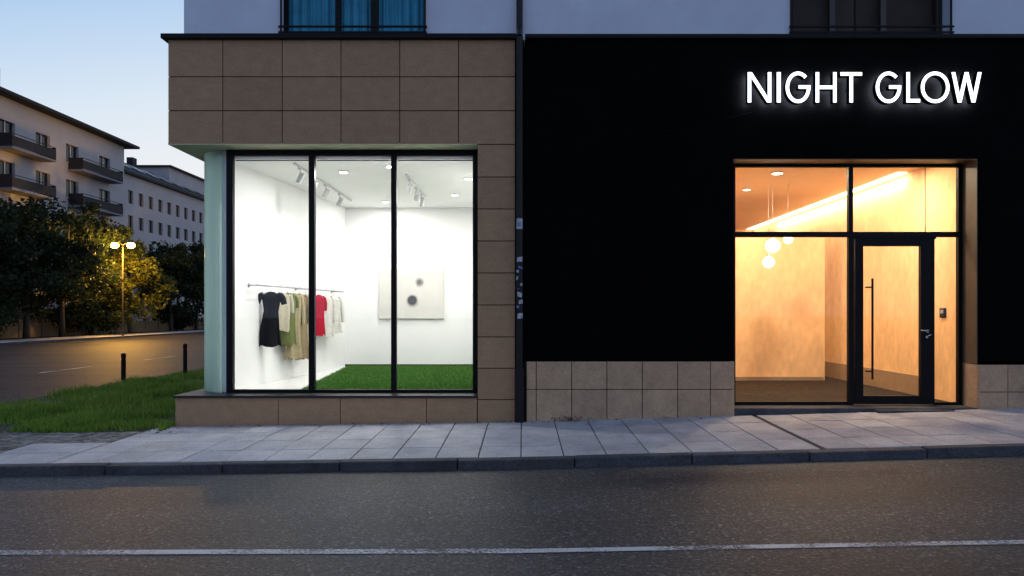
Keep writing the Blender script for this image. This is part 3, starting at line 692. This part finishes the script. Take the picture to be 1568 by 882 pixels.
def tree(x,y,h,w,seed,base=.22,nc=60,nl=150,ls=.17,lm='leaf'):
    r=np.random.default_rng(seed); e=empty('street_tree'); mb=MB(); z0=-.2
    th=h*.33; lean=r.normal(0,.15,2)
    trunk=[(x,y,z0),(x+lean[0]*.5,y+lean[1]*.5,z0+th*.6),(x+lean[0],y+lean[1],z0+th),(x+lean[0]*1.5,y,z0+h*.62),(x+lean[0]*2,y,z0+h*.85)]
    mb.tube(trunk,[base,base*.75,base*.6,base*.35,.04],10)
    cs=[]
    for k in range(nc):
        while True:
            p=r.uniform(-1,1,3)
            if .15<np.linalg.norm(p)<1: break
        q=np.array([x+lean[0]+p[0]*w/2,y+lean[1]+p[1]*w/2,z0+h*.58+p[2]*h*.40])
        if p[2]<-.5: q[:2]=(x,y)+(q[:2]-(x,y))*.8
        cs.append(q)
    for k in range(0,nc,4):
        q=cs[k]; s=Vector(trunk[2]).lerp(Vector(trunk[3]),r.uniform(0,.8)); mid=s.lerp(Vector(q),.5)+Vector((0,0,-.2)); mb.tube([s,mid,Vector(q)],[base*.35,base*.2,.02],6)
    mb.build('trunk',['bark'],e,smooth=True)
    cs=np.array(cs); n=nc*nl; idx=np.repeat(np.arange(nc),nl); rad=r.uniform(.09,.18,nc)*w
    d=r.normal(size=(n,3)); d/=np.linalg.norm(d,axis=1)[:,None]; rr=r.random(n)**.5
    P=cs[idx]+d*(rad[idx]*rr)[:,None]*np.array([1,1,.75])
    u=r.normal(size=(n,3)); u/=np.linalg.norm(u,axis=1)[:,None]; v=np.cross(u,r.normal(size=(n,3))); v/=np.linalg.norm(v,axis=1)[:,None]
    s=r.uniform(.6,1.3,n)*ls; u*=s[:,None]; v*=(s*.55)[:,None]
    V=np.stack([P-u,P+v,P+u,P-v],1).reshape(-1,3)
    fastmesh('leaves',V,np.arange(4*n).reshape(-1,4),[lm],e)
for i,(p,X_,top,w) in enumerate(((-15,-34.5,318,8),(40,-34.5,306,8),(95,-34.8,303,8),(140,-36.2,318,7),(200,-33.9,384,6.8),(262,-34.8,366,6.5),(300,-34.6,362,7),(345,-34.6,350,8))):
    d=X_*1060/(p-800); h=(480-top)/1060*d+1.8; tree(X_,d-10.6,h,w,11+i,lm='leaf_lamplit' if i==4 else 'leaf')
tree(-35.5,34,2.8,7,50,.1,30,120,.14); tree(-35.6,46,2.6,7,52,.1,30,120,.14); tree(-35.6,62,2.4,6,51,.1,30,120,.14)
e=empty('street_lamp'); xl=-31.4; dl=xl*1060/(188-800); yl_=dl-10.6; zl_=1.6+104/1060*dl
mb=MB(); mb.tube([(xl,yl_,-.2),(xl,yl_,.9),(xl,yl_,zl_+.1)],[.08,.06,.035],12)
for sg in (-1,1):
    mb.tube([(xl,yl_,zl_+.05),(xl+sg*.35,yl_,zl_+.25),(xl+sg*.6,yl_,zl_+.18)],.03,8)
    mb.sphere((xl+sg*.64,yl_,zl_+.02),.30,1,sz=.75); mb.tube([(xl+sg*.64,yl_,zl_+.16),(xl+sg*.64,yl_,zl_+.30)],[.2,.05],12,0)
mb.build('pole',['bark','em_orange'],e,smooth=True)
for sg in (-1,1): light('sodium_bulb','POINT',(xl+sg*.64,yl_-.0,zl_-.40),3300,(1,.50,.08),e,shadow_soft_size=.2)
# ------------------------------------------------------------------ sky
w=bpy.data.worlds.new('World'); S.world=w; w.use_nodes=True; nt=w.node_tree; L=nt.links.new; bg=nt.nodes['Background']
tc=N(nt,'ShaderNodeTexCoord'); dt=N(nt,'ShaderNodeVectorMath',operation='DOT_PRODUCT'); dt.inputs[1].default_value=(-.12,-.30,.95)
L(tc.outputs['Generated'],dt.inputs[0]); ra=N(nt,'ShaderNodeValToRGB'); cr=ra.color_ramp
mr=N(nt,'ShaderNodeMapRange'); mr.inputs[1].default_value=-.4; mr.inputs[2].default_value=1; L(dt.outputs['Value'],mr.inputs[0]); L(mr.outputs[0],ra.inputs[0])
cr.elements[0].position=.0; cr.elements[0].color=(.92,.92,.93,1); cr.elements[1].position=1; cr.elements[1].color=(.20,.27,.44,1)
for p,c in ((.26,(.90,.92,.96)),(.32,(.76,.86,.97)),(.42,(.42,.63,.92)),(.6,(.27,.38,.64))):
    q=cr.elements.new(p); q.color=(*c,1)
sp=N(nt,'ShaderNodeSeparateXYZ'); L(tc.outputs['Generated'],sp.inputs[0])
my=N(nt,'ShaderNodeMapRange'); my.inputs[1].default_value=.55; my.inputs[2].default_value=-.7; my.inputs[3].default_value=1; my.inputs[4].default_value=1.4; L(sp.outputs[1],my.inputs[0])
sm=N(nt,'ShaderNodeVectorMath',operation='SCALE'); L(ra.outputs[0],sm.inputs[0]); L(my.outputs[0],sm.inputs['Scale'])
sk=N(nt,'ShaderNodeTexSky',sky_type='NISHITA'); sk.sun_disc=False; sk.sun_elevation=math.radians(1.5); sk.sun_rotation=math.radians(180)
sc=N(nt,'ShaderNodeVectorMath',operation='SCALE'); sc.inputs['Scale'].default_value=.02; L(sk.outputs[0],sc.inputs[0])
ad=N(nt,'ShaderNodeVectorMath',operation='ADD'); L(sm.outputs[0],ad.inputs[0]); L(sc.outputs[0],ad.inputs[1]); L(ad.outputs[0],bg.inputs[0]); bg.inputs[1].default_value=.92
# ------------------------------------------------------------------ camera
cam=bpy.data.cameras.new('camera'); co=bpy.data.objects.new('camera',cam); C.objects.link(co); S.camera=co
co.location=(0,-10.6,1.6); co.rotation_euler=(math.radians(90),0,0); cam.lens=36*1060/1568; cam.sensor_width=36; cam.shift_x=-16/1568; cam.shift_y=39/1568; cam.clip_end=2000
S.view_settings.view_transform='Standard'; S.view_settings.look='None'; S.view_settings.exposure=0
